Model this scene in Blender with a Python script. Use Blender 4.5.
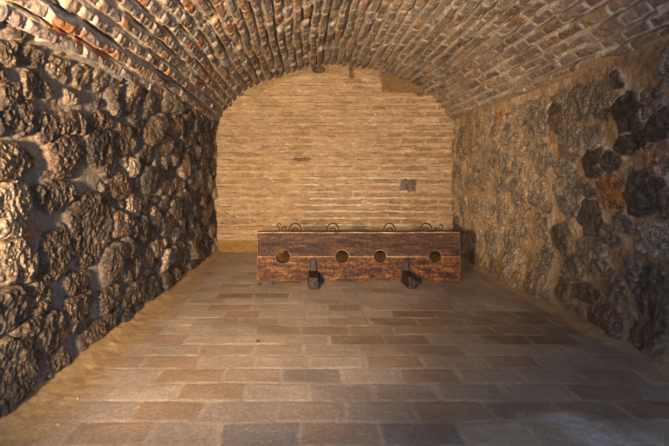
import bpy, bmesh, math
import numpy as np
from mathutils import Vector

for o in list(bpy.data.objects):
    bpy.data.objects.remove(o, do_unlink=True)
scene = bpy.context.scene
COL = scene.collection

# ------------------------------------------------------------------ camera
cam_d = bpy.data.cameras.new('camera')
cam_d.sensor_width = 36.0
cam_d.lens = 36.0 * 446.0 / 669.0
cam_d.shift_x = (334.5 - 304.0) / 669.0
cam_d.shift_y = -(223.0 - 174.0) / 669.0
cam_d.clip_start = 0.05
cam = bpy.data.objects.new('camera', cam_d)
COL.objects.link(cam)
cam.location = (0, 0, 1.3)
cam.rotation_euler = (math.pi / 2, 0, 0)
scene.camera = cam

# ------------------------------------------------------------------ view
vs = scene.view_settings
vs.view_transform = 'Standard'
vs.look = 'None'
vs.gamma = 1.0
vs.use_curve_mapping = False
vs.exposure = 0.5

# ------------------------------------------------------------------ world: dull daylight in the doorway behind
w = bpy.data.worlds.new('world')
scene.world = w
w.use_nodes = True
bg = w.node_tree.nodes['Background']
bg.inputs[0].default_value = (0.42, 0.63, 1.0, 1)
bg.inputs[1].default_value = 4.3


def spot(name, loc, target, power, color, angle, blend, radius):
    d = bpy.data.lights.new(name, 'SPOT')
    d.energy = power
    d.color = color
    d.spot_size = math.radians(angle)
    d.spot_blend = blend
    d.shadow_soft_size = radius
    o = bpy.data.objects.new(name, d)
    COL.objects.link(o)
    o.location = loc
    o.rotation_euler = (Vector(target) - Vector(loc)).to_track_quat('-Z', 'Y').to_euler()
    return o


# a warm flood lamp standing by the left wall, just behind the camera, and a weaker one further back
spot('flood_lamp', (-1.20, 0.03, 1.25), (0.05, 7.4, 2.1), 1720, (1.0, 0.71, 0.42), 86, 1.0, 0.11)
spot('back_lamp', (-0.1, -3.0, 1.45), (0.0, 7.4, 1.9), 130, (1.0, 0.72, 0.43), 40, 1.0, 0.05)

# ------------------------------------------------------------------ numpy noise
def _h(ix, iy, s):
    n = (ix.astype(np.int64) * 374761393 + iy.astype(np.int64) * 668265263 + s * 1442695041) & 0xFFFFFFFF
    n = ((n ^ (n >> 13)) * 1274126177) & 0xFFFFFFFF
    n = ((n ^ (n >> 15)) * 2246822519) & 0xFFFFFFFF
    return ((n ^ (n >> 16)) & 0xFFFF) / 65535.0


def vn(x, y, s=0):
    """value noise, 0..1"""
    ix = np.floor(x)
    iy = np.floor(y)
    fx = x - ix
    fy = y - iy
    fx = fx * fx * fx * (fx * (fx * 6 - 15) + 10)
    fy = fy * fy * fy * (fy * (fy * 6 - 15) + 10)
    a = _h(ix, iy, s)
    b = _h(ix + 1, iy, s)
    c = _h(ix, iy + 1, s)
    d = _h(ix + 1, iy + 1, s)
    return (a + (b - a) * fx) * (1 - fy) + (c + (d - c) * fx) * fy


def fbm(x, y, octv=4, s=0, gain=0.5):
    """about -1..1"""
    t = np.zeros(np.broadcast(x, y).shape)
    a = 1.0
    n = 0.0
    for k in range(octv):
        t = t + a * (vn(x * 2 ** k + 17.3 * k, y * 2 ** k - 9.1 * k, s + k * 31) * 2 - 1)
        n += a
        a *= gain
    return t / n * 1.5


def facets(x, y, s=0, tilt=1.0):
    """broken-rock facets: every cell a randomly raised and tilted plane"""
    ix = np.floor(x)
    iy = np.floor(y)
    best = np.full(x.shape, 9.0)
    out = np.zeros(x.shape)
    for a in (-1, 0, 1):
        for c in (-1, 0, 1):
            px = ix + a
            py = iy + c
            dx = x - px - _h(px, py, s)
            dy = y - py - _h(px, py, s + 1)
            d = dx * dx + dy * dy
            v = (_h(px, py, s + 2) - .5) + tilt * ((_h(px, py, s + 3) - .5) * dx + (_h(px, py, s + 4) - .5) * dy) * 2
            n = d < best
            out = np.where(n, v, out)
            best = np.where(n, d, best)
    return out


def ss(a, b, x):
    t = np.clip((x - a) / (b - a), 0, 1)
    return t * t * (3 - 2 * t)


def mix(a, b, t):
    return a + (b - a) * t[..., None]


def C(*v):
    return np.array(v, dtype=float)


# ------------------------------------------------------------------ materials
def nodes_of(m):
    m.use_nodes = True
    nt = m.node_tree
    return nt, nt.nodes['Principled BSDF']


def surf_material(name, rough, bump, bscale, mottle, mscale, spec=0.4, grit=0.0, gscale=70, stretch=1.0, bdist=0.012):
    """vertex albedo of the built surface, broken up by fine procedural grain"""
    m = bpy.data.materials.new(name)
    nt, p = nodes_of(m)
    N, Lk = nt.nodes, nt.links
    at = N.new('ShaderNodeAttribute')
    at.attribute_name = 'albedo'
    tc = N.new('ShaderNodeTexCoord')
    n1 = N.new('ShaderNodeTexNoise')
    n1.inputs['Scale'].default_value = mscale
    n1.inputs['Detail'].default_value = 8
    n1.inputs['Roughness'].default_value = 0.78
    Lk.new(tc.outputs['Object'], n1.inputs['Vector'])
    mr = N.new('ShaderNodeMapRange')
    mr.inputs['From Min'].default_value = 0.38
    mr.inputs['From Max'].default_value = 0.62
    mr.inputs['To Min'].default_value = 1 - mottle
    mr.inputs['To Max'].default_value = 1 + mottle
    Lk.new(n1.outputs['Fac'], mr.inputs['Value'])
    mx = N.new('ShaderNodeVectorMath')
    mx.operation = 'SCALE'
    Lk.new(at.outputs['Color'], mx.inputs[0])
    Lk.new(mr.outputs['Result'], mx.inputs['Scale'])
    last = mx.outputs[0]
    if grit:
        # pale crystals and dark pits
        n4 = N.new('ShaderNodeTexNoise')
        n4.inputs['Scale'].default_value = gscale
        n4.inputs['Detail'].default_value = 4
        n4.inputs['Roughness'].default_value = 0.7
        mp = N.new('ShaderNodeMapping')
        mp.inputs['Scale'].default_value = (1 / stretch, 1 / stretch, stretch)
        Lk.new(tc.outputs['Object'], mp.inputs['Vector'])
        Lk.new(mp.outputs['Vector'], n4.inputs['Vector'])
        cr = N.new('ShaderNodeValToRGB')
        e = cr.color_ramp.elements
        e[0].position = .38
        e[0].color = (1 - grit,) * 3 + (1,)
        e[1].position = .64
        e[1].color = (1 + 1.6 * grit,) * 3 + (1,)
        for q, c in ((.46, 1 - .35 * grit), (.55, 1 + .1 * grit)):
            x = e.new(q)
            x.color = (c, c, c, 1)
        Lk.new(n4.outputs['Fac'], cr.inputs['Fac'])
        gm = N.new('ShaderNodeVectorMath')
        gm.operation = 'MULTIPLY'
        Lk.new(last, gm.inputs[0])
        Lk.new(cr.outputs['Color'], gm.inputs[1])
        if rough is None:
            # only the stones are crystalline, the mortar between them is smooth
            ga = N.new('ShaderNodeAttribute')
            ga.attribute_name = 'gloss'
            gx = N.new('ShaderNodeMix')
            gx.data_type = 'RGBA'
            Lk.new(ga.outputs['Fac'], gx.inputs['Factor'])
            Lk.new(last, gx.inputs[6])
            Lk.new(gm.outputs[0], gx.inputs[7])
            last = gx.outputs[2]
        else:
            last = gm.outputs[0]
    Lk.new(last, p.inputs['Base Color'])
    n2 = N.new('ShaderNodeTexNoise')
    n2.inputs['Scale'].default_value = bscale
    n2.inputs['Detail'].default_value = 7
    n2.inputs['Roughness'].default_value = 0.75
    Lk.new(tc.outputs['Object'], n2.inputs['Vector'])
    b = N.new('ShaderNodeBump')
    b.inputs['Strength'].default_value = bump
    b.inputs['Distance'].default_value = bdist
    Lk.new(n2.outputs['Fac'], b.inputs['Height'])
    Lk.new(b.outputs['Normal'], p.inputs['Normal'])
    if rough is None:
        ra = N.new('ShaderNodeAttribute')
        ra.attribute_name = 'gloss'
        rr = N.new('ShaderNodeMapRange')
        rr.inputs['To Min'].default_value = 0.9
        rr.inputs['To Max'].default_value = 0.50
        Lk.new(ra.outputs['Fac'], rr.inputs['Value'])
        Lk.new(rr.outputs['Result'], p.inputs['Roughness'])
    else:
        p.inputs['Roughness'].default_value = rough
    p.inputs['Specular IOR Level'].default_value = spec
    return m


def wood_material(name, cols, scale=(1.2, 9, 9), rough=0.45, grain=0.5, spots=0.0, crack=None):
    m = bpy.data.materials.new(name)
    nt, p = nodes_of(m)
    N, Lk = nt.nodes, nt.links
    tc = N.new('ShaderNodeTexCoord')
    mp = N.new('ShaderNodeMapping')
    mp.inputs['Scale'].default_value = scale
    Lk.new(tc.outputs['Object'], mp.inputs['Vector'])
    n1 = N.new('ShaderNodeTexNoise')
    n1.inputs['Scale'].default_value = 3.2
    n1.inputs['Detail'].default_value = 7
    n1.inputs['Roughness'].default_value = 0.68
    n1.inputs['Distortion'].default_value = 0.5
    Lk.new(mp.outputs['Vector'], n1.inputs['Vector'])
    cr = N.new('ShaderNodeValToRGB')
    e = cr.color_ramp.elements
    e[0].position = 0.32
    e[0].color = (*cols[0], 1)
    e[1].position = 0.70
    e[1].color = (*cols[-1], 1)
    for k, c in enumerate(cols[1:-1]):
        q = e.new(0.32 + 0.38 * (k + 1) / (len(cols) - 1))
        q.color = (*c, 1)
    Lk.new(n1.outputs['Fac'], cr.inputs['Fac'])
    last = cr.outputs['Color']
    if spots:
        n3 = N.new('ShaderNodeTexNoise')
        n3.inputs['Scale'].default_value = 34
        n3.inputs['Detail'].default_value = 3
        Lk.new(tc.outputs['Object'], n3.inputs['Vector'])
        r3 = N.new('ShaderNodeMapRange')
        r3.inputs['From Min'].default_value = 0.36
        r3.inputs['From Max'].default_value = 0.62
        r3.inputs['To Min'].default_value = 1 - spots
        r3.inputs['To Max'].default_value = 1.25
        Lk.new(n3.outputs['Fac'], r3.inputs['Value'])
        v = N.new('ShaderNodeVectorMath')
        v.operation = 'SCALE'
        Lk.new(last, v.inputs[0])
        Lk.new(r3.outputs['Result'], v.inputs['Scale'])
        last = v.outputs[0]
    Lk.new(last, p.inputs['Base Color'])
    b = N.new('ShaderNodeBump')
    b.inputs['Strength'].default_value = grain
    b.inputs['Distance'].default_value = 0.01
    Lk.new(n1.outputs['Fac'], b.inputs['Height'])
    Lk.new(b.outputs['Normal'], p.inputs['Normal'])
    if crack is not None:
        # a long split in the timber along the grain
        sx = N.new('ShaderNodeSeparateXYZ')
        Lk.new(tc.outputs['Object'], sx.inputs[0])
        nz = N.new('ShaderNodeTexNoise')
        nz.noise_dimensions = '1D'
        nz.inputs['Scale'].default_value = 2.5
        nz.inputs['Detail'].default_value = 4
        Lk.new(sx.outputs['X'], nz.inputs['W'])
        f = N.new('ShaderNodeMath')
        f.operation = 'MULTIPLY_ADD'
        f.inputs[1].default_value = .05
        Lk.new(nz.outputs['Fac'], f.inputs[0])
        Lk.new(sx.outputs['Z'], f.inputs[2])
        g = N.new('ShaderNodeMath')
        g.operation = 'COMPARE'
        g.inputs[1].default_value = crack + .025
        g.inputs[2].default_value = .0045
        Lk.new(f.outputs[0], g.inputs[0])
        k = N.new('ShaderNodeMix')
        k.data_type = 'RGBA'
        k.inputs[7].default_value = (.012, .006, .003, 1)
        g2 = N.new('ShaderNodeMath')
        g2.operation = 'MULTIPLY'
        g2.inputs[1].default_value = .85
        Lk.new(g.outputs[0], g2.inputs[0])
        Lk.new(g2.outputs[0], k.inputs['Factor'])
        Lk.new(last, k.inputs[6])
        Lk.new(k.outputs[2], p.inputs['Base Color'])
    p.inputs['Roughness'].default_value = rough
    p.inputs['Specular IOR Level'].default_value = .3
    return m


def iron_material(name, col=(0.03, 0.024, 0.022), rough=0.55):
    m = bpy.data.materials.new(name)
    nt, p = nodes_of(m)
    N, Lk = nt.nodes, nt.links
    tc = N.new('ShaderNodeTexCoord')
    n = N.new('ShaderNodeTexNoise')
    n.inputs['Scale'].default_value = 30
    n.inputs['Detail'].default_value = 4
    Lk.new(tc.outputs['Object'], n.inputs['Vector'])
    cr = N.new('ShaderNodeValToRGB')
    cr.color_ramp.elements[0].position = 0.35
    cr.color_ramp.elements[0].color = (*col, 1)
    cr.color_ramp.elements[1].position = 0.75
    cr.color_ramp.elements[1].color = (0.10, 0.05, 0.03, 1)
    Lk.new(n.outputs['Fac'], cr.inputs['Fac'])
    Lk.new(cr.outputs['Color'], p.inputs['Base Color'])
    p.inputs['Metallic'].default_value = 0.6
    p.inputs['Roughness'].default_value = rough
    return m


M_STONE = surf_material('dark_fieldstone', None, 1.0, 95, 0.4, 40, grit=.85, gscale=62, bdist=.012)
M_RUBBLE = surf_material('mortared_rubble', None, 1.0, 80, 0.3, 28, grit=.8, gscale=60, bdist=.010)
M_BRICK = surf_material('vault_brick', 0.92, 0.8, 45, 0.25, 40, 0.25, grit=.25, gscale=45)
M_BACK = surf_material('pale_brick_masonry', 0.92, 0.8, 40, 0.14, 40, 0.25, grit=.16, gscale=22, stretch=1.8)
M_FLOOR = surf_material('sandstone_paving', 0.46, 0.45, 40, 0.12, 30, 0.5, grit=.14, gscale=60)


# ------------------------------------------------------------------ height-field surfaces
def grid_mesh(name, P, alb, mat, gloss=None, flip=False):
    nu, nv = P.shape[:2]
    me = bpy.data.meshes.new(name)
    me.vertices.add(nu * nv)
    me.vertices.foreach_set('co', P.reshape(-1).astype(np.float32))
    i = np.arange(nu * nv).reshape(nu, nv)
    q = [i[:-1, :-1], i[1:, :-1], i[1:, 1:], i[:-1, 1:]]
    if flip:
        q = q[::-1]
    q = np.stack(q, axis=-1).reshape(-1, 4)
    nf = len(q)
    me.loops.add(nf * 4)
    me.loops.foreach_set('vertex_index', q.reshape(-1).astype(np.int32))
    me.polygons.add(nf)
    me.polygons.foreach_set('loop_start', np.arange(0, nf * 4, 4, dtype=np.int32))
    me.polygons.foreach_set('use_smooth', np.ones(nf, dtype=bool))
    me.update(calc_edges=True)
    a = me.attributes.new('albedo', 'FLOAT_COLOR', 'POINT')
    c4 = np.ones((nu * nv, 4), dtype=np.float32)
    c4[:, :3] = np.clip(alb.reshape(-1, 3) * .73, 0.004, 0.9)
    a.data.foreach_set('color', c4.reshape(-1))
    if gloss is not None:
        g = me.attributes.new('gloss', 'FLOAT', 'POINT')
        g.data.foreach_set('value', gloss.reshape(-1).astype(np.float32))
    me.materials.append(mat)
    o = bpy.data.objects.new(name, me)
    COL.objects.link(o)
    o['kind'] = 'structure'
    return o


def steps(*segs):
    """(start, stop, step) runs joined into one axis"""
    out = []
    for a, b, s in segs:
        out.append(np.linspace(a, b, max(2, int(round((b - a) / s))), endpoint=False))
    out.append(np.array([segs[-1][1]]))
    return np.concatenate(out)


def stone_field(Y, Z, hand, rng, y_rng, z_rng, big, tries, pack, pack_near, warp):
    """which stone covers each point: returns best and second closeness and the stone's id, local axes"""
    stones = [[s[0], s[1], s[2] * 1.2, s[3] * 1.2, s[4], s[5]] for s in hand]

    def free(y, z, a, b):
        for s in stones:
            dy = (y - s[0]) / (s[2] + a)
            dz = (z - s[1]) / (s[3] + b)
            if dy * dy + dz * dz < (pack_near if y < 3.5 else pack):
                return False
        return True
    hy0, hy1 = (min(s[0] for s in hand) - .15, max(s[0] for s in hand) + .15) if hand else (9, 9)
    for k in range(tries):
        f = 1 - 0.72 * (k / tries)
        a = big[0] * f * rng.uniform(.75, 1.2)
        b = big[1] * f * rng.uniform(.75, 1.2)
        y = rng.uniform(*y_rng)
        z = rng.uniform(*z_rng)
        if free(y, z, a, b):
            stones.append([y, z, a, b, rng.uniform(0, 1) ** 1.5, rng.uniform(-25, 25)])
    d1 = np.full(Y.shape, 9.0)
    d2 = np.full(Y.shape, 9.0)
    idx = np.zeros(Y.shape, int)
    LU = np.zeros(Y.shape)
    LV = np.zeros(Y.shape)
    wy = Y + warp * fbm(Y * 7, Z * 7, 3, 5)
    wz = Z + warp * fbm(Y * 7, Z * 7, 3, 77)
    ya = Y[:, 0]
    za = Z[0, :]
    for k, (y, z, a, b, t, ang) in enumerate(stones):
        r = 1.8 * max(a, b)
        i0, i1 = np.searchsorted(ya, [y - r, y + r])
        j0, j1 = np.searchsorted(za, [z - r, z + r])
        if i1 <= i0 or j1 <= j0:
            continue
        sl = (slice(i0, i1), slice(j0, j1))
        dy = wy[sl] - y
        dz = wz[sl] - z
        ca, sa = math.cos(math.radians(ang)), math.sin(math.radians(ang))
        u = (dy * ca + dz * sa) / a
        v = (-dy * sa + dz * ca) / b
        p = rng.uniform(2.1, 3.4)
        d = (np.abs(u) ** p + np.abs(v) ** p) ** (1 / p)
        # a straight broken facet or two
        for q in range(3):
            th = rng.uniform(0, 2 * math.pi)
            d = np.maximum(d, (u * math.cos(th) + v * math.sin(th)) / rng.uniform(.72, .98))
        D1 = d1[sl]
        D2 = d2[sl]
        near = d < D1
        d2[sl] = np.where(near, D1, np.minimum(D2, d))
        idx[sl] = np.where(near, k, idx[sl])
        LU[sl] = np.where(near, u, LU[sl])
        LV[sl] = np.where(near, v, LV[sl])
        d1[sl] = np.minimum(D1, d)
    return stones, d1, d2, idx, LU, LV


# stones measured on the two side walls: distance from the camera, height, half length, half height, tone, tilt
LEFT_STONES = [
    (2.35,1.95,0.077,0.053,0.5,0), (2.29,1.83,0.077,0.046,0.5,0), (2.57,1.97,0.117,0.052,0.35,0), (2.87,1.98,0.115,0.061,0.75,0),
    (3.15,1.99,0.111,0.078,0.7,0), (3.4,2.02,0.12,0.076,0.8,0), (2.55,1.79,0.077,0.086,0.6,-35), (2.69,1.83,0.085,0.072,0.2,0),
    (2.46,1.64,0.125,0.149,0.25,0), (2.28,1.54,0.061,0.066,0.2,0), (2.75,1.58,0.134,0.08,0.3,0), (3.04,1.65,0.151,0.082,0.5,0),
    (3.43,1.7,0.193,0.077,0.4,0), (2.41,1.36,0.197,0.097,0.45,0), (2.93,1.41,0.215,0.125,0.5,0), (3.45,1.47,0.212,0.17,0.15,0),
    (2.76,1.29,0.051,0.031,0.5,0), (2.82,1.15,0.235,0.089,0.25,0), (2.38,1.1,0.199,0.128,0.9,15), (3.35,0.89,0.317,0.233,0.3,-10),
    (2.9,0.79,0.187,0.15,0.4,0), (2.48,0.83,0.154,0.122,0.75,0), (2.6,0.95,0.05,0.023,2.0,0), (2.65,0.61,0.114,0.071,0.45,0),
    (2.27,0.74,0.045,0.041,0.4,0), (3.14,0.53,0.146,0.091,0.4,0), (3.63,0.58,0.157,0.147,0.3,0), (2.37,0.57,0.149,0.101,0.3,0),
    (2.66,0.55,0.104,0.077,0.4,0), (3.1,0.36,0.199,0.132,0.45,0), (2.52,0.42,0.122,0.057,0.5,0), (2.74,0.32,0.155,0.123,0.3,0),
    (2.4,0.24,0.187,0.162,0.25,0), (2.82,0.11,0.118,0.082,0.6,0), (3.59,0.3,0.192,0.089,0.5,0), (4.05,0.23,0.246,0.109,0.3,0),
    (2.93,0.23,0.063,0.039,2.0,0), (3.85,1.59,0.199,0.121,0.35,0), (3.81,1.21,0.195,0.12,0.5,0), (3.79,0.89,0.193,0.102,0.5,0),
    (2.28,0.48,0.061,0.071,0.4,0), (3.3,0.09,0.162,0.096,0.5,0),
]
RIGHT_STONES = [
    (3.88,1.93,0.33,0.165,0.35,0), (3.43,1.78,0.14,0.131,0.02,0), (4.33,2.06,0.12,0.058,0.5,0), (3.52,2.03,0.068,0.063,0.15,0),
    (3.66,1.78,0.073,0.049,0.12,0), (3.17,1.82,0.11,0.093,0.3,0), (3.11,1.64,0.133,0.105,0.15,-20), (3.38,1.55,0.167,0.076,0.08,-15),
    (3.84,1.62,0.121,0.095,0.45,20), (4.12,1.59,0.201,0.157,0.55,0), (3.83,1.4,0.147,0.12,0.0,0), (3.63,1.41,0.12,0.081,0.05,0),
    (3.11,1.38,0.124,0.112,1.5,0), (4.2,1.1,0.225,0.188,0.5,0), (3.87,1.14,0.103,0.061,0.2,0), (3.58,1.16,0.175,0.144,1.15,0),
    (3.24,1.15,0.173,0.16,0.1,-30), (3.87,0.92,0.15,0.147,0.15,0), (3.49,0.92,0.089,0.07,0.4,0), (3.63,0.8,0.108,0.081,0.3,0),
    (3.21,0.82,0.132,0.115,0.7,0), (3.86,0.63,0.176,0.13,0.45,0), (5.14,1.91,0.157,0.075,0.15,0), (5.47,1.79,0.109,0.123,0.1,0),
    (4.72,1.82,0.224,0.18,0.4,0), (4.4,1.84,0.141,0.138,0.05,0), (4.34,2.05,0.121,0.068,0.4,0), (5.07,2.04,0.258,0.068,0.5,0),
    (4.64,2.05,0.138,0.062,0.4,0), (5.7,2.04,0.119,0.051,2.0,0), (7.02,1.79,0.225,0.236,0.2,0), (5.79,1.52,0.153,0.13,0.3,0),
    (5.24,1.68,0.125,0.094,0.4,0), (4.95,1.57,0.135,0.133,0.35,0), (4.64,1.48,0.197,0.177,0.45,0), (6.02,1.48,0.231,0.162,0.5,0),
    (5.47,1.48,0.164,0.172,0.5,0), (6.64,1.18,0.201,0.104,0.3,0), (6.19,1.19,0.245,0.111,0.4,0), (5.59,1.09,0.171,0.163,0.45,0),
    (5.16,1.08,0.195,0.174,0.5,0), (4.74,1.07,0.164,0.149,0.45,0), (4.54,0.96,0.085,0.051,0.1,0), (6.44,0.84,0.227,0.159,0.4,0),
    (6.02,0.81,0.165,0.135,0.45,0), (5.62,0.8,0.144,0.126,0.4,0), (5.16,0.72,0.219,0.151,0.6,0), (4.64,0.73,0.157,0.125,0.55,0),
    (5.34,0.4,0.208,0.18,0.55,0), (5.89,0.38,0.19,0.145,0.45,0), (4.68,0.36,0.24,0.147,0.25,-25), (5.67,0.12,0.118,0.102,0.2,0),
    (5.0,0.09,0.137,0.101,1.1,0), (4.12,0.45,0.139,0.111,0.4,0), (3.79,0.57,0.118,0.102,0.4,0), (3.6,0.1,0.19,0.129,0.2,0),
    (3.98,0.05,0.13,0.08,0.25,0), (3.2,0.48,0.14,0.158,0.2,0), (3.18,0.16,0.111,0.107,0.2,0), (4.56,0.07,0.209,0.102,0.65,0),
    (3.08,0.43,0.069,0.138,0.25,0), (3.03,1.09,0.076,0.109,0.3,0), (4.28,1.34,0.15,0.086,0.5,0), (3.38,0.57,0.104,0.106,0.5,0),
    (3.58,0.41,0.117,0.112,0.5,0),
]


D = 7.43          # back wall


def left_x(y):
    return -1.5 - 0.075 * (D - y) / 5.1


# ------------------------------------------------------------------ floor
def make_floor():
    ax = steps((-1.95, 2.75, 0.013))
    ay = steps((-3.6, 1.6, 0.08), (1.6, 4.2, 0.011), (4.2, 7.6, 0.015))
    X, Y = np.meshgrid(ax, ay, indexing='ij')
    rng = np.random.RandomState(4)
    P0, L = 0.211, 0.39
    yw = Y + 0.012 * fbm(X * 2.2, Y * 2.2, 3, 3)
    row = np.floor((yw - 2.13) / P0).astype(int)
    fy = (yw - 2.13) / P0 - row
    offs = {0: -.02, 1: .205, 2: .036, 3: .22, 4: .05}
    off = np.zeros(200)
    for k in range(-40, 60):
        off[k + 100] = offs.get(k, (0 if k % 2 else .195) + rng.uniform(-.05, .05))
    xw = X + 0.014 * fbm(X * 3, Y * 3, 2, 9)
    cxx = (xw - off[row + 100]) / L
    colm = np.floor(cxx).astype(int)
    jit = 0.18 * (_h(colm, row, 5) - .5)
    fx = cxx - colm
    # joint position jitter at each brick's left end
    sh = fx - jit < 0
    colm = np.where(sh, colm - 1, colm)
    dl = np.where(sh, fx + 1, fx)
    jr = 0.18 * (_h(colm + 1, row, 5) - .5)
    jl = 0.18 * (_h(colm, row, 5) - .5)
    fl = (dl - jl) * L
    fr = (1 + jr - dl) * L
    edge = np.minimum(np.minimum(fl, fr), np.minimum(fy, 1 - fy) * P0)
    edge = edge + 0.006 * fbm(X * 22, Y * 22, 3, 21)
    m = ss(0.004, 0.020, edge)
    r1 = _h(colm, row, 11)
    r2 = _h(colm, row, 12)
    r3 = _h(colm, row, 13)
    tan = C(.52, .415, .315)
    alb = np.ones(X.shape + (3,)) * tan
    alb = mix(alb, C(.41, .29, .20), ss(.7, .78, r1))
    alb = mix(alb, C(.44, .35, .28), ss(.75, .8, r2) * .8)
    alb = alb * (0.93 + .14 * r3)[..., None]
    # two or three courses of a darker brown batch, and slate-coloured pavers nearer
    def patch(k, x0, x1, c, t):
        nonlocal alb
        cx = (colm + .5) * L + off[row + 100]
        msk = ((row == k) & (cx > x0) & (cx < x1)).astype(float) * t * np.clip(.9 + .5 * fbm(X * 5, Y * 9, 3, 42), 0, 1)
        alb = mix(alb, C(*c) * 1.0, msk)
    dk = (.235, .15, .085)
    patch(9, .62, 2.35, dk, .85)
    patch(8, .75, 2.4, dk, .8)
    patch(7, -.35, 1.15, (.31, .205, .12), .7)
    patch(7, 1.15, 2.4, dk, .7)
    patch(6, .02, .42, dk, .85)
    patch(6, .45, .85, dk, .7)
    patch(6, 1.5, 2.2, dk, .9)
    patch(12, -.9, -.35, dk, .6)
    patch(0, -.42, 0, (.29, .25, .22), .8)
    patch(0, .36, .76, (.30, .26, .235), .8)
    patch(1, -.2, .2, (.36, .255, .18), .6)
    patch(1, .9, 2.3, (.27, .19, .13), .6)
    patch(3, -.1, .3, (.28, .23, .2), .6)
    patch(4, -1.2, -.6, (.42, .27, .16), .6)
    patch(3, -1.0, -.3, (.47, .32, .21), .4)
    alb = mix(C(.58, .46, .345) * np.ones(alb.shape), alb, np.clip(m + .15 + .5 * ss(.1, .6, fbm(X * 4, Y * 4, 3, 41)), 0, 1))
    wash = ss(.2, .9, 1.1 - np.hypot((X - 1.42) / .42, (Y - 2.2) / .26) + .5 * fbm(X * 4, Y * 5, 4, 43))
    alb = mix(alb, C(.50, .49, .48) * np.ones(alb.shape), wash * .75)
    lamp_falloff = ss(.2, 1.2, X - .35 * (Y - 3.2) + .25 * fbm(X * 2, Y * 2, 3, 44)) * (1 - wash)  # near right paving darkened in colour, where the lamp's beam runs out
    alb = alb * (1 - .42 * lamp_falloff)[..., None]
    blot = fbm(X * 3.1, Y * 3.1, 4, 40)
    alb = alb * (1 + .16 * blot)[..., None]
    h = 0.004 * (r3 - .5) * m + 0.0022 * (m - 1) + 0.0028 * fbm(X * 9, Y * 9, 4, 50) * m
    # trodden sand along the foot of both walls
    dl = X - left_x(Y)
    dr = 2.47 - X
    wob = .10 * fbm(X * 4, Y * 2.2, 4, 60)
    sand = 1 - ss(.12, .42, dl + wob)
    sand = np.maximum(sand, (1 - ss(.05, .36, dr + wob * 1.3)) * .9)
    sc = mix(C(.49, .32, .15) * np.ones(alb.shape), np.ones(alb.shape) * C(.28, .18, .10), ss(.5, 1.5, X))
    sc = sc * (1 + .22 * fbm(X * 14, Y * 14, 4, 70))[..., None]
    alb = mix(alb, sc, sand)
    h = h * (1 - sand) + sand * (.004 + .004 * fbm(X * 16, Y * 16, 3, 71)) + .05 * (1 - ss(0, .16, dl + .3 * wob)) \
        + .07 * (1 - ss(-.02, .20, dr + .4 * wob)) * ss(2, 3, Y)
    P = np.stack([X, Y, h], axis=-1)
    grid_mesh('floor', P, alb, M_FLOOR)


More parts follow.
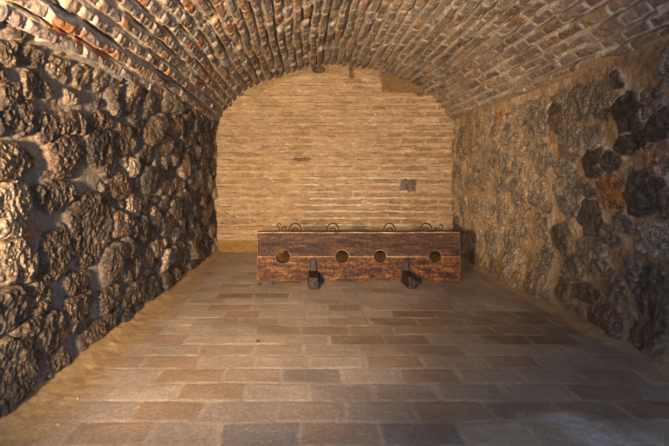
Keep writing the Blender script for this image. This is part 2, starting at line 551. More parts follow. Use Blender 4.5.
# ------------------------------------------------------------------ side walls
def make_left():
    ay = steps((-1.2, 1.5, 0.04), (1.5, 4.2, 0.0065), (4.2, 7.6, 0.011))
    az = steps((-0.06, 2.36, 0.0075))
    Y, Z = np.meshgrid(ay, az, indexing='ij')
    rng = np.random.RandomState(11)
    stones, d1, d2, idx, LU, LV = stone_field(Y, Z, LEFT_STONES, rng, (-1.1, 7.5), (0.02, 2.12), (.20, .135), 7000, .74, 1.12, .022)
    n = len(stones)
    tone = np.array([s[4] for s in stones])[idx]
    size = np.array([min(s[2], s[3]) for s in stones])[idx]
    ra = rng.uniform(-1, 1, n)[idx]
    rb = rng.uniform(-1, 1, n)[idx]
    rh = rng.uniform(.65, 1.25, n)[idx]
    rc = rng.uniform(0, 1, n)[idx]
    inside = ss(1.03, .95, d1)
    gap = ss(0.01, .11, d2 - d1)
    m = inside * gap
    dome = np.clip(1 - d1 ** 5.0, 0, 1) ** .5
    prot = np.clip(.018 + .22 * size, .02, .050) * rh * (1 + .6 * ss(3.2, 4.2, Y))
    rough = fbm(Y * 16, Z * 9, 5, 300, .6)
    ridg = 1 - np.abs(fbm(Y * 13 + Z * 5, Z * 8 - Y * 3, 4, 320))
    h = m * prot * (.35 + .65 * dome) * (1 + .35 * ra * LU + .3 * rb * LV)
    fw = .012 * fbm(Y * 9, Z * 9, 3, 331)
    fac = facets((Y + fw) * 10 + 9 * rc, (Z + fw) * 6.5, 335, 1.3) * .008 + facets((Y - fw) * 26, (Z + fw) * 17, 341, 1.2) * .005
    h = h + m * (.003 * rough + .002 * (ridg - .6) + .009 * fbm(Y * 45, Z * 38, 3, 351, .75) + .002 * facets(Y * 50, Z * 40, 352, 1.2) + fac * np.clip(size / .09, .35, 1.1))
    h = h + (1 - m) * .007 * fbm(Y * 12, Z * 12, 4, 340)
    h = h + .02 * fbm(Y * 1.3, Z * 1.3, 3, 350)
    h = h + (.03 + .03 * (D - Y) / 5) * ss(1.95, 2.1, Z)
    # foot of the wall bulges out to the ground, head tucks under the brick
    h = h + .035 * (1 - ss(0, .25, Z + .06 * fbm(Y * 4, Y * 0, 3, 8)))
    dark = C(.060, .046, .036)
    brown = C(.145, .095, .058)
    pale = C(.30, .225, .15)
    alb = mix(np.ones(Y.shape + (3,)) * dark, np.ones(Y.shape + (3,)) * brown, ss(.1, .5, tone))
    alb = mix(alb, np.ones(alb.shape) * pale, ss(.5, 1.0, tone))
    orange = (tone > 1.5).astype(float) + ((rc > .95) & (size < .075)).astype(float)
    alb = mix(alb, np.ones(alb.shape) * C(.50, .20, .07), np.clip(orange, 0, 1) * .9)
    streak = fbm(Y * 20 + 3 * rc, Z * 11, 4, 360)
    alb = alb * np.clip(1 + .45 * streak, .4, 1.6)[..., None]
    gold = ss(.25, .9, fbm(Y * 9, Z * 7, 4, 370)) * m
    alb = mix(alb, np.ones(alb.shape) * C(.42, .30, .175), gold * .5)
    alb = alb * (1 + .55 * ss(3.3, 4.6, Y))[..., None]  # far stones paler in colour, making up for the lamp's grazing light
    mort = np.ones(alb.shape) * C(.25, .21, .18) * (1 + .2 * fbm(Y * 8, Z * 8, 4, 380))[..., None]
    sandy = ss(.1, .8, fbm(Y * 2.5, Z * 2.5, 3, 390))
    mort = mix(mort, np.ones(alb.shape) * C(.36, .25, .15), sandy * .5)
    alb = mix(mort, alb, ss(.25, .7, m))
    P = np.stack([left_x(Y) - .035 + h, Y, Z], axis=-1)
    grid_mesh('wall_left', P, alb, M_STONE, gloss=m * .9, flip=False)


def make_right():
    ay = steps((-1.2, 2.2, 0.04), (2.2, 7.6, 0.009))
    az = steps((-0.06, 2.5, 0.0095))
    Y, Z = np.meshgrid(ay, az, indexing='ij')
    rng = np.random.RandomState(23)
    stones, d1, d2, idx, LU, LV = stone_field(Y, Z, RIGHT_STONES, rng, (-1.1, 7.5), (0.02, 2.1), (.21, .15), 2600, .84, .95, .018)
    n = len(stones)
    tone = np.array([s[4] for s in stones])[idx]
    size = np.array([min(s[2], s[3]) for s in stones])[idx]
    ra = rng.uniform(-1, 1, n)[idx]
    rb = rng.uniform(-1, 1, n)[idx]
    rh = rng.uniform(.5, 1.3, n)[idx]
    edge = 1.0 + .16 * facets(Y * 14, Z * 14, 201, 1.0) + .08 * fbm(Y * 30, Z * 30, 2, 202)
    m = ss(1.03, .95, d1 / edge) * ss(0.01, .09, d2 - d1)
    dome = np.clip(1 - d1 ** 4, 0, 1)
    pit = ss(.15, .8, fbm(Y * 15, Z * 15, 4, 210, .6))
    h = m * (.012 + .014 * rh) * (.4 + .6 * dome) * (1 + .4 * ra * LU + .4 * rb * LV)
    h = h + m * (facets(Y * 17, Z * 15, 221, 1.2) * .014 + .009 * fbm(Y * 17, Z * 17, 5, 220, .6)) - m * pit * .016
    h = h + (1 - m) * (.014 * fbm(Y * 11, Z * 11, 5, 230, .6) + .006 * facets(Y * 20, Z * 20, 231, 1.0)) + .03 * fbm(Y * 1.4, Z * 1.4, 3, 240)
    h = h + .09 * (1 - ss(0, .4, Z + .05 * fbm(Y * 4, Y * 0, 3, 8)))
    one = np.ones(Y.shape + (3,))
    alb = mix(one * C(.055, .042, .034), one * C(.20, .158, .118), ss(0, .45, tone))
    alb = mix(alb, one * C(.34, .262, .19), ss(.45, .85, tone))
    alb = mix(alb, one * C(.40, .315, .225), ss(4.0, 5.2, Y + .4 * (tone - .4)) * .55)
    alb = mix(alb, one * C(.26, .125, .045), ((tone > 1.0) & (tone < 1.3)).astype(float))
    alb = mix(alb, one * C(.36, .19, .12), ((tone > 1.3) & (tone < 1.7)).astype(float))
    alb = mix(alb, one * C(.45, .19, .07), (tone > 1.7).astype(float))
    alb = alb * np.clip(1 + .5 * fbm(Y * 19, Z * 15, 4, 250), .35, 1.7)[..., None]
    alb = mix(alb, one * C(.09, .065, .045), pit * m * .6)
    mort = one * C(.52, .37, .22)
    mort = mix(mort, one * C(.42, .27, .13), ss(.0, .7, fbm(Y * 1.8, Z * 1.8, 3, 260)))
    mort = mix(mort, one * C(.27, .175, .10), ss(5.0, 3.4, Y + .5 * fbm(Y * 2, Z * 2, 3, 271)) * .8)  # mortar darker towards the near end: weak lamp light put into its colour
    mort = mort * (1 + .35 * fbm(Y * 9, Z * 9, 5, 270, .65))[..., None]
    smear = ss(-.4, .5, fbm(Y * 7, Z * 6, 4, 280)) * (.05 + .65 * ss(3.6, 5.2, Y))
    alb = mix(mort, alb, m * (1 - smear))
    # old whitish lime run along one joint near the entrance, soil splash at the foot
    run = np.exp(-((Z - (1.50 + .10 * (3.6 - Y) + .03 * fbm(Y * 6, Y * 0, 3, 4))) / .022) ** 2) * ss(4.2, 3.9, Y)
    alb = mix(alb, one * C(.50, .42, .36), run * (1 - m) * .8)
    joint = (1 - m) * ss(1.5, 1.05, d1) * ss(.35, .15, d2 - d1) * ss(4.3, 3.9, Y) * ss(-.2, .4, fbm(Y * 4, Z * 4, 3, 292))
    alb = mix(alb, one * C(.52, .43, .35), joint * .8)
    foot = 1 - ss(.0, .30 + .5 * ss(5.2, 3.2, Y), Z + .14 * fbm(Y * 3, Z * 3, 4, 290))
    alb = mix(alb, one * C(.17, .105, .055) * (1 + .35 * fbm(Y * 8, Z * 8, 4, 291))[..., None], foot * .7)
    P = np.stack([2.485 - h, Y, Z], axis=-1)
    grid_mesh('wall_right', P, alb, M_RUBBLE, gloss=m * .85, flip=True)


# ------------------------------------------------------------------ back wall
def poly_mask(X, Z, pts, wob):
    """soft inside test of a convex outline (counter-clockwise)"""
    d = np.full(X.shape, 9.0)
    n = len(pts)
    for k in range(n):
        (ax, az), (bx, bz) = pts[k], pts[(k + 1) % n]
        L = math.hypot(bx - ax, bz - az)
        d = np.minimum(d, ((bx - ax) * (Z - az) - (bz - az) * (X - ax)) / L)
    return ss(-.01, .015, d + wob)


def make_back():
    ax = steps((-1.75, 2.75, 0.010))
    az = steps((-0.05, 3.45, 0.0085))
    X, Z = np.meshgrid(ax, az, indexing='ij')
    one = np.ones(X.shape + (3,))
    PZ, L = 0.112, 0.42
    zw = Z + .009 * fbm(X * 1.6, Z * 3, 3, 100)
    row = np.floor(zw / PZ).astype(int)
    fz = zw / PZ - row
    cx = X / L + .5 * (row % 2) + .25 * _h(row, row * 0, 2)
    colm = np.floor(cx)
    fx = cx - colm
    th = .030 + .010 * (_h(colm, row, 4) - .5)       # half brick thickness
    dz = th - np.abs(fz - .5) * PZ
    dx = np.minimum(fx, 1 - fx) * L - .012
    edge = np.minimum(dx, dz) + .008 * fbm(X * 14, Z * 20, 4, 110)
    m = ss(-.004, .010, edge)
    r = _h(colm, row, 6)
    r2 = _h(colm, row, 7)
    worn = ss(-.35, .55, fbm(X * 2.2, Z * 3.5, 4, 120) + .5 * (r2 - .5))
    right = ss(.7, 1.6, X + .3 * fbm(X * 2, Z * 2, 2, 125)) * ss(2.9, 2.4, Z)
    show = m * np.clip(.22 + .65 * worn + .75 * right, 0, 1)
    bric = mix(one * C(.48, .31, .165), one * C(.40, .245, .125), r)
    bric = mix(bric, one * C(.56, .42, .27), ss(.85, .95, r2))
    bric = bric * (1 + .2 * fbm(X * 12, Z * 24, 4, 130))[..., None]
    mort = one * C(.59, .40, .215) * (1 + .15 * fbm(X * 5, Z * 9, 4, 140))[..., None]
    lime = ss(.34, .42, np.abs(fz - .5) + .05 * fbm(X * 12, Z * 30, 2, 149)) * ss(-.15, .1, fbm(X * 4.5, row * 3.3, 3, 150)) * ss(-.35, .25, X) * ss(2.3, 1.7, X) * ss(1.5, 1.1, Z) * ss(.1, .4, Z)
    mort = mix(mort, one * C(.84, .74, .58), lime * .9)
    alb = mix(mort, bric, show)
    crev = ss(.0, .5, fbm(X * 4, Z * 30, 4, 151)) * ss(.011, .004, np.abs(dz + .004 * fbm(X * 20, Z * 20, 2, 152)))
    alb = mix(alb, one * C(.22, .125, .06), crev * .8)  # shadow lines along the brick courses, put into the colour
    fleck = ss(.55, .9, fbm(X * 11, Z * 34, 3, 153)) * (1 - m)
    alb = mix(alb, one * C(.80, .68, .50), fleck * .6)
    stain = fbm(X * .9, Z * .9, 4, 160)
    alb = alb * (1 + .10 * stain + .16 * fbm(X * 6, Z * 26, 5, 161, .65))[..., None]
    h = show * .002 + .012 * (m * (worn - .35)) * (1 - .3 * right) + .008 * fbm(X * 7, Z * 22, 5, 170) + .010 * ss(.2, .5, np.abs(fz - .5) + .2 * fbm(X * 6, Z * 20, 3, 171)) \
        - m * right * .008
    # pecked pits and gaps
    rng = np.random.RandomState(8)
    for k in range(46):
        px, pz = rng.uniform(-1.4, 2.4), rng.uniform(.3, 3.0)
        a, b = rng.uniform(.012, .045), rng.uniform(.008, .018)
        pit = np.exp(-((X - px) / a) ** 2 - ((Z - pz) / b) ** 2)
        h = h - .03 * pit
    slot = ss(.15, .12, np.abs(X + .03)) * ss(.026, .014, np.abs(Z - 1.55 + .006 * fbm(X * 30, X * 0, 2, 3)))
    h = h - .08 * slot
    alb = mix(alb, one * C(.25, .15, .07), slot * .8)
    # dark repair stone
    rs = poly_mask(X, Z, [(1.59, 1.02), (1.86, 1.00), (1.88, 1.20), (1.63, 1.24)], .02 * fbm(X * 12, Z * 12, 3, 180))
    alb = mix(alb, one * C(.19, .135, .085) * (1 + .5 * fbm(X * 25, Z * 25, 3, 181))[..., None], rs * .9)
    # smooth clay patch under the arch on the right
    cl = poly_mask(X, Z, [(1.30, 2.68), (1.97, 2.62), (2.02, 2.76), (1.80, 2.90), (1.55, 3.04), (1.28, 3.06), (1.24, 2.95)], .02 * fbm(X * 9, Z * 9, 3, 190))
    alb = mix(alb, one * C(.27, .165, .07) * (1 + .1 * fbm(X * 9, Z * 9, 3, 191))[..., None], cl)
    h = h * (1 - cl) + cl * (.012 + .003 * fbm(X * 9, Z * 9, 3, 192))
    # clay bedding under the crown, with a putlog hole and a stub beside it
    arch = 2.55 - np.sqrt((X - .517) ** 2 + (Z - .58) ** 2)
    bed = ss(.16, .10, arch + .03 * fbm(X * 6, Z * 6, 3, 195)) * ss(1.4, 1.2, np.abs(X - .4))
    alb = mix(alb, one * C(.42, .28, .14) * (1 + .2 * fbm(X * 11, Z * 11, 3, 196))[..., None], bed * (1 - cl) * .85)
    h = h + bed * (1 - cl) * (.02 + .015 * fbm(X * 8, Z * 8, 4, 197))
    hole = ss(1.15, .85, np.hypot((X - .25) / .10, (Z - 3.035) / .06))
    h = h - .16 * hole + .03 * ss(1.7, 1.3, np.hypot((X - .25) / .10, (Z - 3.035) / .06)) * (1 - hole)
    slit = ss(.036, .02, np.abs(X - .79 + .1 * (Z - 3.05))) * ss(.13, .10, np.abs(Z - 3.02))
    h = h - .09 * slit
    alb = mix(alb, one * C(.15, .10, .06), np.maximum(hole, slit) * .8)
    for (px, pz, a, b) in ((-1.03, 2.63, .06, .03), (2.05, 2.66, .06, .03), (-.45, 2.95, .10, .04), (1.93, 2.62, .05, .03)):
        q = ss(1.2, .7, np.hypot((X - px) / a, (Z - pz) / b) + .3 * fbm(X * 20, Z * 20, 2, 5))
        h = h - .06 * q
        alb = mix(alb, one * C(.2, .14, .09), q * .6)
    # clay skirting along the foot
    sk = ss(.215, .185, Z + .02 * fbm(X * 3, X * 0, 3, 198))
    alb = mix(alb, one * C(.37, .22, .075) * (1 + .14 * fbm(X * 6, Z * 10, 4, 199))[..., None], sk)
    h = h * (1 - sk) + sk * (.02 + .006 * fbm(X * 6, Z * 6, 3, 200))
    P = np.stack([X, D - h, Z], axis=-1)
    grid_mesh('wall_back', P, alb, M_BACK, flip=False)


# ------------------------------------------------------------------ brick vault
def make_vault():
    cx0, cz0, R = .517, .58, 2.55
    t0, t1 = -math.radians(53.6), math.radians(50.2)
    arc = R * (t1 - t0)
    nt_ = int(arc / .0072)
    th = np.linspace(t0, t1, nt_)
    ay = steps((-1.2, 1.6, 0.04), (1.6, 4.6, 0.0095), (4.6, 7.56, 0.0105))
    T, Y = np.meshgrid(th, ay, indexing='ij')
    S = (T - t0) * R
    one = np.ones(T.shape + (3,))
    NC = 43
    PS = arc / NC
    lean = .03 * fbm(Y * .5, S * .6, 2, 400)
    sw = S + .008 * fbm(Y * 5, S * 5, 3, 401) + lean
    sw = np.clip(sw, 0, arc - 1e-4)
    row = np.floor(sw / PS).astype(int)
    fs = sw / PS - row
    rng = np.random.RandomState(31)
    bid = np.zeros(T.shape, int)
    ends = np.zeros(T.shape)
    for r in range(NC):
        brk = [-3.8 + rng.uniform(0, .3)]
        short = rng.uniform() < (.5 if r < 20 else .08)
        while brk[-1] < 7.9:
            brk.append(brk[-1] + (rng.uniform(.13, .20) if (short or rng.uniform() < (.35 if r < 20 else .12)) else rng.uniform(.25, .34)))
        brk = np.array(brk)
        k = row == r
        yy = Y[k] + .006 * fbm(Y[k] * 9, S[k] * 9, 2, 402)
        j = np.searchsorted(brk, yy) - 1
        j = np.clip(j, 0, len(brk) - 2)
        bid[k] = j
        ends[k] = np.minimum(yy - brk[j], brk[j + 1] - yy)
    r1 = _h(bid, row, 41)
    r2 = _h(bid, row, 42)
    r3 = _h(bid, row, 43)
    r4 = _h(bid, row, 44)
    lr = ss(-.25, .45, T)                      # 0 rough left half, 1 tidier right half
    bt = .034 + .008 * (r4 - .5)               # half thickness of a brick
    es = bt - np.abs(fs - .5 + .05 * (r3 - .5)) * PS
    edge = np.minimum(es, ends - .008) + .007 * fbm(Y * 22, S * 22, 3, 403)
    m = ss(-.002, .007, edge)
    lost = ss(.955, .97, r1) * (1 - .6 * lr)
    A = (.030 - .013 * lr) * (.45 + 1.1 * r2)
    tilt = (.22 - .14 * lr) * (fs - .5) * PS * (-1)
    h = m * (A + tilt * .9 + .10 * (r3 - .5) * np.clip(ends, 0, .1)) * (1 - lost) - m * lost * .03
    h = h + m * .006 * fbm(Y * 18, S * 22, 4, 404) + (1 - m) * .006 * fbm(Y * 12, S * 12, 4, 405)
    step = _h(row, row * 0, 47) - .5 + .8 * fbm(Y * 1.3, row * 3.7, 2, 407)
    h = h + (.016 - .007 * lr) * step + m * facets(Y * 24, S * 24, 420, 1.0) * .006
    gapn = ss(-.15, .25, fbm(Y * 2.2, row * 5.1, 3, 408))
    h = h - .085 * gapn * ss(.16, .10, np.abs(fs - .03))
    h = h + .014 * fbm(Y * 1.1, S * 1.1, 3, 406)
    # mortar colours and brick colours
    tanb = mix(one * C(.36, .285, .22), one * C(.235, .19, .16), r2)
    redb = one * C(.40, .165, .07)
    alb = mix(tanb, one * C(.40, .275, .165), ss(.6, .75, r4))
    alb = mix(alb, redb, ss(.80, .86, r3) * (1 - .55 * lr) * (.5 + .5 * r1))
    alb = mix(alb, one * C(.21, .15, .11), ss(.86, .9, r2))
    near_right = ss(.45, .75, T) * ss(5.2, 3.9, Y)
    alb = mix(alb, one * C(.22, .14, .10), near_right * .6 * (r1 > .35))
    alb = alb * (1 + .25 * fbm(Y * 14, S * 14, 4, 410))[..., None]
    mort = one * C(.56, .47, .365) * (1 + .15 * fbm(Y * 6, S * 6, 4, 411))[..., None]
    alb = mix(mort, alb, ss(.4, .65, m))
    # limewashed / mortar-smeared stretches
    sm = ss(.1, .75, fbm(Y * 2.0, S * 2.0, 4, 412)) * .4
    alb = mix(alb, mort, sm)
    # the two lowest courses on the left: a ledge, red where the face has spalled
    led = ss(.24, .20, S + .02 * fbm(Y * 3, Y * 0, 3, 413))
    h = h + led * .030
    red = ss(.45, .6, vn(Y * 9, S * 9, 414)) * ss(3.5, 3.1, Y) * ss(2.35, 2.5, Y) * ss(.07, .09, S) * ss(.19, .165, S)
    alb = mix(alb, one * C(.40, .15, .055), red * .85)
    low = ss(.085, .06, S + .02 * fbm(Y * 4, Y * 0, 3, 417))
    alb = mix(alb, one * C(.30, .26, .23), low * .8)
    # mortar fillet over the right wall
    fil = ss(arc - .05, arc - .02, S + .02 * fbm(Y * 3, Y * 0, 3, 415))
    alb = mix(alb, one * C(.42, .28, .15), fil)
    h = h * (1 - fil) + fil * .01
    # old jagged crack on the left haunch
    cy = 4.32 + 1.15 * (S - 1.0) + .05 * np.sign(np.sin(S * 38)) + .03 * fbm(S * 9, S * 0, 3, 416)
    crack = ss(.028, .012, np.abs(Y - cy)) * ss(.55, .62, S) * ss(1.45, 1.35, S)
    h = h - .06 * crack
    RR = R + .06 * np.exp(-((np.abs(T) - .63) / .16) ** 2) - h
    P = np.stack([cx0 + RR * np.sin(T), Y, cz0 + RR * np.cos(T)], axis=-1)
    # the bed of the vault runs on into the thickness of the side walls
    a, c = P[:1].copy(), P[-1:].copy()
    a[..., 0] -= .5
    c[..., 0] += .5
    P = np.concatenate([a, P, c], axis=0)
    alb = np.concatenate([alb[:1], alb, alb[-1:]], axis=0)
    grid_mesh('ceiling', P, alb, M_BRICK, flip=True)


make_floor()
make_left()
make_right()
make_back()
make_vault()


# ------------------------------------------------------------------ object helpers
def tag(o, label, cat, group=None):
    o['label'] = label
    o['category'] = cat
    if group:
        o['group'] = group


def empty(name, loc):
    o = bpy.data.objects.new(name, None)
    o.empty_display_size = .1
    COL.objects.link(o)
    o.location = loc
    return o


def mesh_obj(name, bm, mats, parent=None, smooth=False, loc=(0, 0, 0), label=None):
    me = bpy.data.meshes.new(name)
    bmesh.ops.recalc_face_normals(bm, faces=bm.faces[:])
    bm.to_mesh(me)
    bm.free()
    for m in (mats if isinstance(mats, (list, tuple)) else [mats]):
        me.materials.append(m)
    if smooth:
        for p in me.polygons:
            p.use_smooth = True
    o = bpy.data.objects.new(name, me)
    COL.objects.link(o)
    o.location = loc
    if parent:
        o.parent = parent
    if label:
        o['label'] = label
    return o


def tube(bm, pts, r, n=8):
    pts = [Vector(p) for p in pts]
    rings = []
    for i, p in enumerate(pts):
        t = (pts[min(i + 1, len(pts) - 1)] - pts[max(i - 1, 0)]).normalized()
        a = t.cross(Vector((0, 1, 0.03)))
        if a.length < .05:
            a = t.cross(Vector((1, 0, 0)))
        a.normalize()
        b = t.cross(a).normalized()
        rr = r[i] if isinstance(r, (list, tuple)) else r
        rings.append([bm.verts.new(p + (a * math.cos(2 * math.pi * k / n) + b * math.sin(2 * math.pi * k / n)) * rr) for k in range(n)])
    for A, B in zip(rings, rings[1:]):
        for k in range(n):
            bm.faces.new((A[k], A[(k + 1) % n], B[(k + 1) % n], B[k]))
    bm.faces.new(rings[0])
    bm.faces.new(rings[-1][::-1])


def hull_box(bm, corners):
    """eight corners: bottom four then top four"""
    v = [bm.verts.new(c) for c in corners]
    for f in ((0, 3, 2, 1), (4, 5, 6, 7), (0, 1, 5, 4), (1, 2, 6, 5), (2, 3, 7, 6), (3, 0, 4, 7)):
        bm.faces.new([v[k] for k in f])


# ------------------------------------------------------------------ wooden stocks
W_UP = wood_material('old_brown_wood', [(0.0109, 0.0047, 0.0023), (0.0429, 0.0172, 0.0062), (0.0858, 0.0351, 0.0125), (0.156, 0.0741, 0.0312)], (1.6, 8, 8), .65, .6, .5, crack=.455)
W_LOW = wood_material('orange_brown_wood', [(0.0125, 0.0047, 0.0023), (0.0663, 0.0203, 0.0062), (0.1482, 0.0546, 0.0117), (0.2886, 0.1326, 0.0351)], (1.6, 8, 8), .6, .7, .65)
W_EDGE = wood_material('worn_lit_edge', [(0.078, 0.039, 0.0156), (0.312, 0.195, 0.0936), (0.6084, 0.468, 0.2964)], (2.2, 8, 8), .6, .3, .2)  # worn wood; the light on the top faces is put into its pale colour
W_DARK = wood_material('dark_foot_wood', [(0.0094, 0.0055, 0.0039), (0.0273, 0.0148, 0.0094), (0.0663, 0.0406, 0.0281)], (8, 3, 6), .5, .6, .3)
IRON = iron_material('black_iron')

SX0, SX1, SY, STH = -.566, 1.88, 5.37, .11
HOLES = [((283 - 304) / 83., .085), ((342 - 304) / 83., .079), ((380 - 304) / 83., .076), ((435 - 304) / 83., .074)]
JZ = .305
stocks = empty('wooden_stocks', ((SX0 + SX1) / 2, SY + STH / 2, 0))
tag(stocks, 'old wooden stocks with four round leg holes standing before the back wall', 'stocks')
OX = (SX0 + SX1) / 2


def plank(name, z0, z1, up, mats, y0, y1, seed, edge_sides):
    """board with half-round notches along the joint; up = notches on its lower edge"""
    rng = np.random.RandomState(seed)
    pts = []
    joint = []
    x = SX0
    for hx, hr in HOLES:
        xs = np.arange(x, hx - hr - .03, .12)
        joint += [(q, JZ + rng.uniform(-.002, .002)) for q in xs]
        for k in range(0, 17):
            a = math.pi * (1 - k / 16)
            joint.append((hx + hr * math.cos(a), JZ + (1 if up else -1) * hr * math.sin(a)))
        x = hx + hr + .05
    joint += [(q, JZ + rng.uniform(-.002, .002)) for q in np.arange(x, SX1 - .05, .12)] + [(SX1, JZ)]
    far_z = z1 if up else z0
    other = [(q, far_z + rng.uniform(-.004, .004)) for q in np.linspace(SX1, SX0, 22)]
    outline = joint + other
    bm = bmesh.new()
    fr = [bm.verts.new((px - OX, y0 - SY - STH / 2, pz)) for px, pz in outline]
    bk = [bm.verts.new((px - OX, y1 - SY - STH / 2, pz)) for px, pz in outline]
    n = len(fr)
    lay = bm.edges.layers.float.new('bevel_weight_edge')
    F = bm.faces.new(fr)
    bm.faces.new(bk[::-1])
    for k in range(n):
        bm.faces.new((fr[k], bk[k], bk[(k + 1) % n], fr[(k + 1) % n]))
    nj = len(joint)
    for e in F.edges:
        zc = (e.verts[0].co.z + e.verts[1].co.z) / 2
        xc = (e.verts[0].co.x + e.verts[1].co.x) / 2
        e[lay] = .45
        if edge_sides(xc + OX, zc):
            e[lay] = 1.0
    o = mesh_obj(name, bm, mats, stocks)
    bv = o.modifiers.new('bevel', 'BEVEL')
    bv.limit_method = 'WEIGHT'
    bv.width = .014
    bv.segments = 2
    bv.material = 1
    return o


plank('upper_plank', JZ, .602, True, [W_UP, W_EDGE], SY, SY + STH, 2, lambda x, z: z > .58)
plank('lower_plank', .012, JZ - .004, False, [W_LOW, W_EDGE], SY - .012, SY + STH + .012, 3, lambda x, z: abs(z - JZ) < .02)

# iron fittings on the top edge: a long bar through four hoops, hooks at both ends
bm = bmesh.new()
tube(bm, [(x - OX, .0 + .004 * math.sin(9 * x), .607 + .002 * math.sin(5 * x)) for x in np.linspace(SX0 + .05, SX1 - .01, 24)], .0065, 8)
mesh_obj('locking_bar', bm, IRON, stocks, True)
for hx in (295, 333, 390.5, 427.5):
    X = (hx - 304) / 83. - OX
    bm = bmesh.new()
    pts = []
    for k in range(0, 21):
        a = math.pi * (-.12 + 1.24 * k / 20)
        pts.append((X + .072 * math.cos(a), .012 * math.cos(a) + .012, .622 + .076 * math.sin(a)))
    tube(bm, pts, .0085, 8)
    hoop = mesh_obj('iron_hoop', bm, IRON, stocks, True)
    bm = bmesh.new()
    tube(bm, [(X - .035, .0, .600), (X - .030, 0, .628), (X - .012, 0, .642), (X + .012, 0, .642), (X + .030, 0, .628), (X + .035, 0, .600)], .010, 8)
    mesh_obj('staple', bm, IRON, hoop, True)
# curled hooks
bm = bmesh.new()
X = (278.5 - 304) / 83. - OX
tube(bm, [(X + .028, 0, .700 - .02), (X + .012, 0, .698), (X - .012, 0, .694), (X - .022, 0, .676), (X - .012, 0, .660), (X + .008, 0, .650), (X + .018, 0, .634), (X + .010, 0, .618), (X - .012, 0, .610)], .008, 8)
hk = mesh_obj('curled_hook', bm, IRON, stocks, True)
bm = bmesh.new()
X = (284 - 304) / 83. - OX
tube(bm, [(X + .026 * math.cos(a), 0, .634 + .024 * math.sin(a)) for a in np.linspace(0, 2 * math.pi * .93, 15)], .008, 8)
mesh_obj('chain_link', bm, IRON, stocks, True)
bm = bmesh.new()
X = (442.5 - 304) / 83. - OX
tube(bm, [(X - .024, 0, .668), (X - .008, 0, .684), (X + .014, 0, .680), (X + .022, 0, .660), (X + .010, 0, .640), (X - .004, 0, .624), (X + .018, 0, .612)], .0085, 8)
mesh_obj('curled_hook', bm, IRON, stocks, True)
for px in (437, 439.5):
    bm = bmesh.new()
    X = (px - 304) / 83. - OX
    tube(bm, [(X + .018 * math.cos(a), .01 * math.cos(a), .628 + .018 * math.sin(a)) for a in np.linspace(0, 2 * math.pi * .93, 13)], .007, 8)
    mesh_obj('chain_link', bm, IRON, stocks, True)


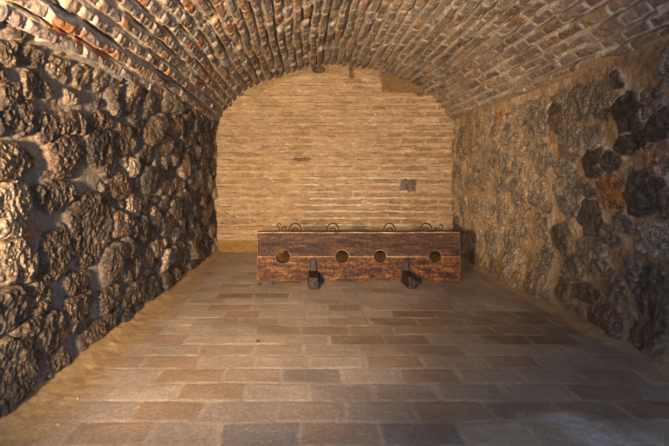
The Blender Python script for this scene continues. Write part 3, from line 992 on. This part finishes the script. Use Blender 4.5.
# the two feet: a sleeper running forward under the board and an upright strap against the joint
def foot(x, wtop, hgt, length, seed):
    rng = np.random.RandomState(seed)
    yf = SY - length - (SY + STH / 2)
    yb = .34
    X = x - OX
    j = lambda s: rng.uniform(-s, s)
    w_ = wtop / 2
    yk = -STH / 2 - .018
    bm = bmesh.new()
    hull_box(bm, [(X - w_ + j(.004), yf, .004), (X + w_ + j(.004), yf + .01, .004), (X + w_ + .012, yk, .004), (X - w_ - .012, yk, .004),
                  (X - w_ * .92 + j(.004), yf + .012, hgt), (X + w_ * .92 + j(.004), yf + .02, hgt - .004), (X + w_ * .97, yk, hgt + .012), (X - w_ * .97, yk, hgt + .016)])
    bmesh.ops.subdivide_edges(bm, edges=bm.edges[:], cuts=3, use_grid_fill=True)
    for v in bm.verts:
        if v.co.z > .02:
            v.co += Vector((j(.003), j(.003), j(.003)))
    f = mesh_obj('foot', bm, [W_DARK, W_EDGE], stocks)
    bv = f.modifiers.new('bevel', 'BEVEL')
    bv.width = .007
    bv.segments = 2
    bv.limit_method = 'ANGLE'
    bm = bmesh.new()
    hull_box(bm, [(X - .036, yk - .040, hgt + .004), (X + .036, yk - .040, hgt + .004), (X + .038, yk + .004, hgt + .004), (X - .038, yk + .004, hgt + .004),
                  (X - .032, yk - .026, .285), (X + .032, yk - .026, .287), (X + .034, yk + .004, .289), (X - .034, yk + .004, .288)])
    bmesh.ops.subdivide_edges(bm, edges=bm.edges[:], cuts=2, use_grid_fill=True)
    for v in bm.verts:
        v.co += Vector((j(.002), j(.001), j(.002)))
    s = mesh_obj('upright_cleat', bm, W_DARK, f)
    bv = s.modifiers.new('bevel', 'BEVEL')
    bv.width = .006
    bv.segments = 2
    bv.limit_method = 'ANGLE'
    # the tail of the sleeper behind the board
    bm = bmesh.new()
    hull_box(bm, [(X - w_, -yk, .004), (X + w_, -yk, .004), (X + w_, yb, .004), (X - w_, yb, .004),
                  (X - w_, -yk, hgt), (X + w_, -yk, hgt), (X + w_ * .95, yb - .01, hgt - .01), (X - w_ * .95, yb - .01, hgt - .01)])
    t = mesh_obj('rear_foot', bm, W_DARK, stocks)
    bv = t.modifiers.new('bevel', 'BEVEL')
    bv.width = .007
    bv.segments = 2


foot((313.7 - 304) / 89., .105, .135, .36, 5)
foot((413 - 304) / 89.5, .085, .135, .36, 6)


# ------------------------------------------------------------------ small loose stones on the paving
M_PEB = surf_material('pebble', .8, .3, 60, .2, 30)
nt_ = M_PEB.node_tree
p_ = nt_.nodes['Principled BSDF']
for l in list(p_.inputs['Base Color'].links):
    nt_.links.remove(l)
p_.inputs['Base Color'].default_value = (.38, .30, .21, 1)
M_PEBD = M_PEB.copy()
M_PEBD.name = 'dark_pebble'
M_PEBD.node_tree.nodes['Principled BSDF'].inputs['Base Color'].default_value = (.06, .04, .03, 1)


def pebble(px, py, r, mat, label, seed):
    rng = np.random.RandomState(seed)
    y = 446 * 1.3 / (py - 174)
    x = (px - 304) * y / 446
    bm = bmesh.new()
    bmesh.ops.create_icosphere(bm, subdivisions=2, radius=r)
    k = rng.uniform(.7, 1.3, 3)
    for v in bm.verts:
        q = 1 + .18 * math.sin(v.co.x * 160 + seed) + .14 * math.cos(v.co.y * 190 + 2 * seed)
        v.co = Vector((v.co.x * k[0] * q, v.co.y * k[1] * q, v.co.z * .7 * q))
    o = mesh_obj('pebble', bm, mat, None, True, (x, y, r * .6))
    tag(o, label, 'pebble', 'loose pebbles on the paving')
    return o


pebble(78, 399, .0085, M_PEB, 'pale pebble on the sandy paving, the farther of the two pale ones near left wall', 1)
pebble(58, 425, .0075, M_PEB, 'pale pebble on the paving, nearest to the camera by the left wall', 2)
pebble(63, 382, .0085, M_PEBD, 'dark pebble on the trodden sand at the foot of left wall', 3)
pebble(258, 342, .013, M_PEBD, 'dark pebble alone on the paving left of centre, in front of the stocks', 4)
pebble(469, 289.5, .014, M_PEBD, 'dark pebble on the paving beside the right end of the stocks', 5)
pebble(259, 285, .016, M_PEBD, 'dark pebble on the paving at the left end of the stocks', 6)
pebble(273, 284.5, .014, M_PEBD, 'dark pebble in front of the stocks below the leftmost hole', 7)
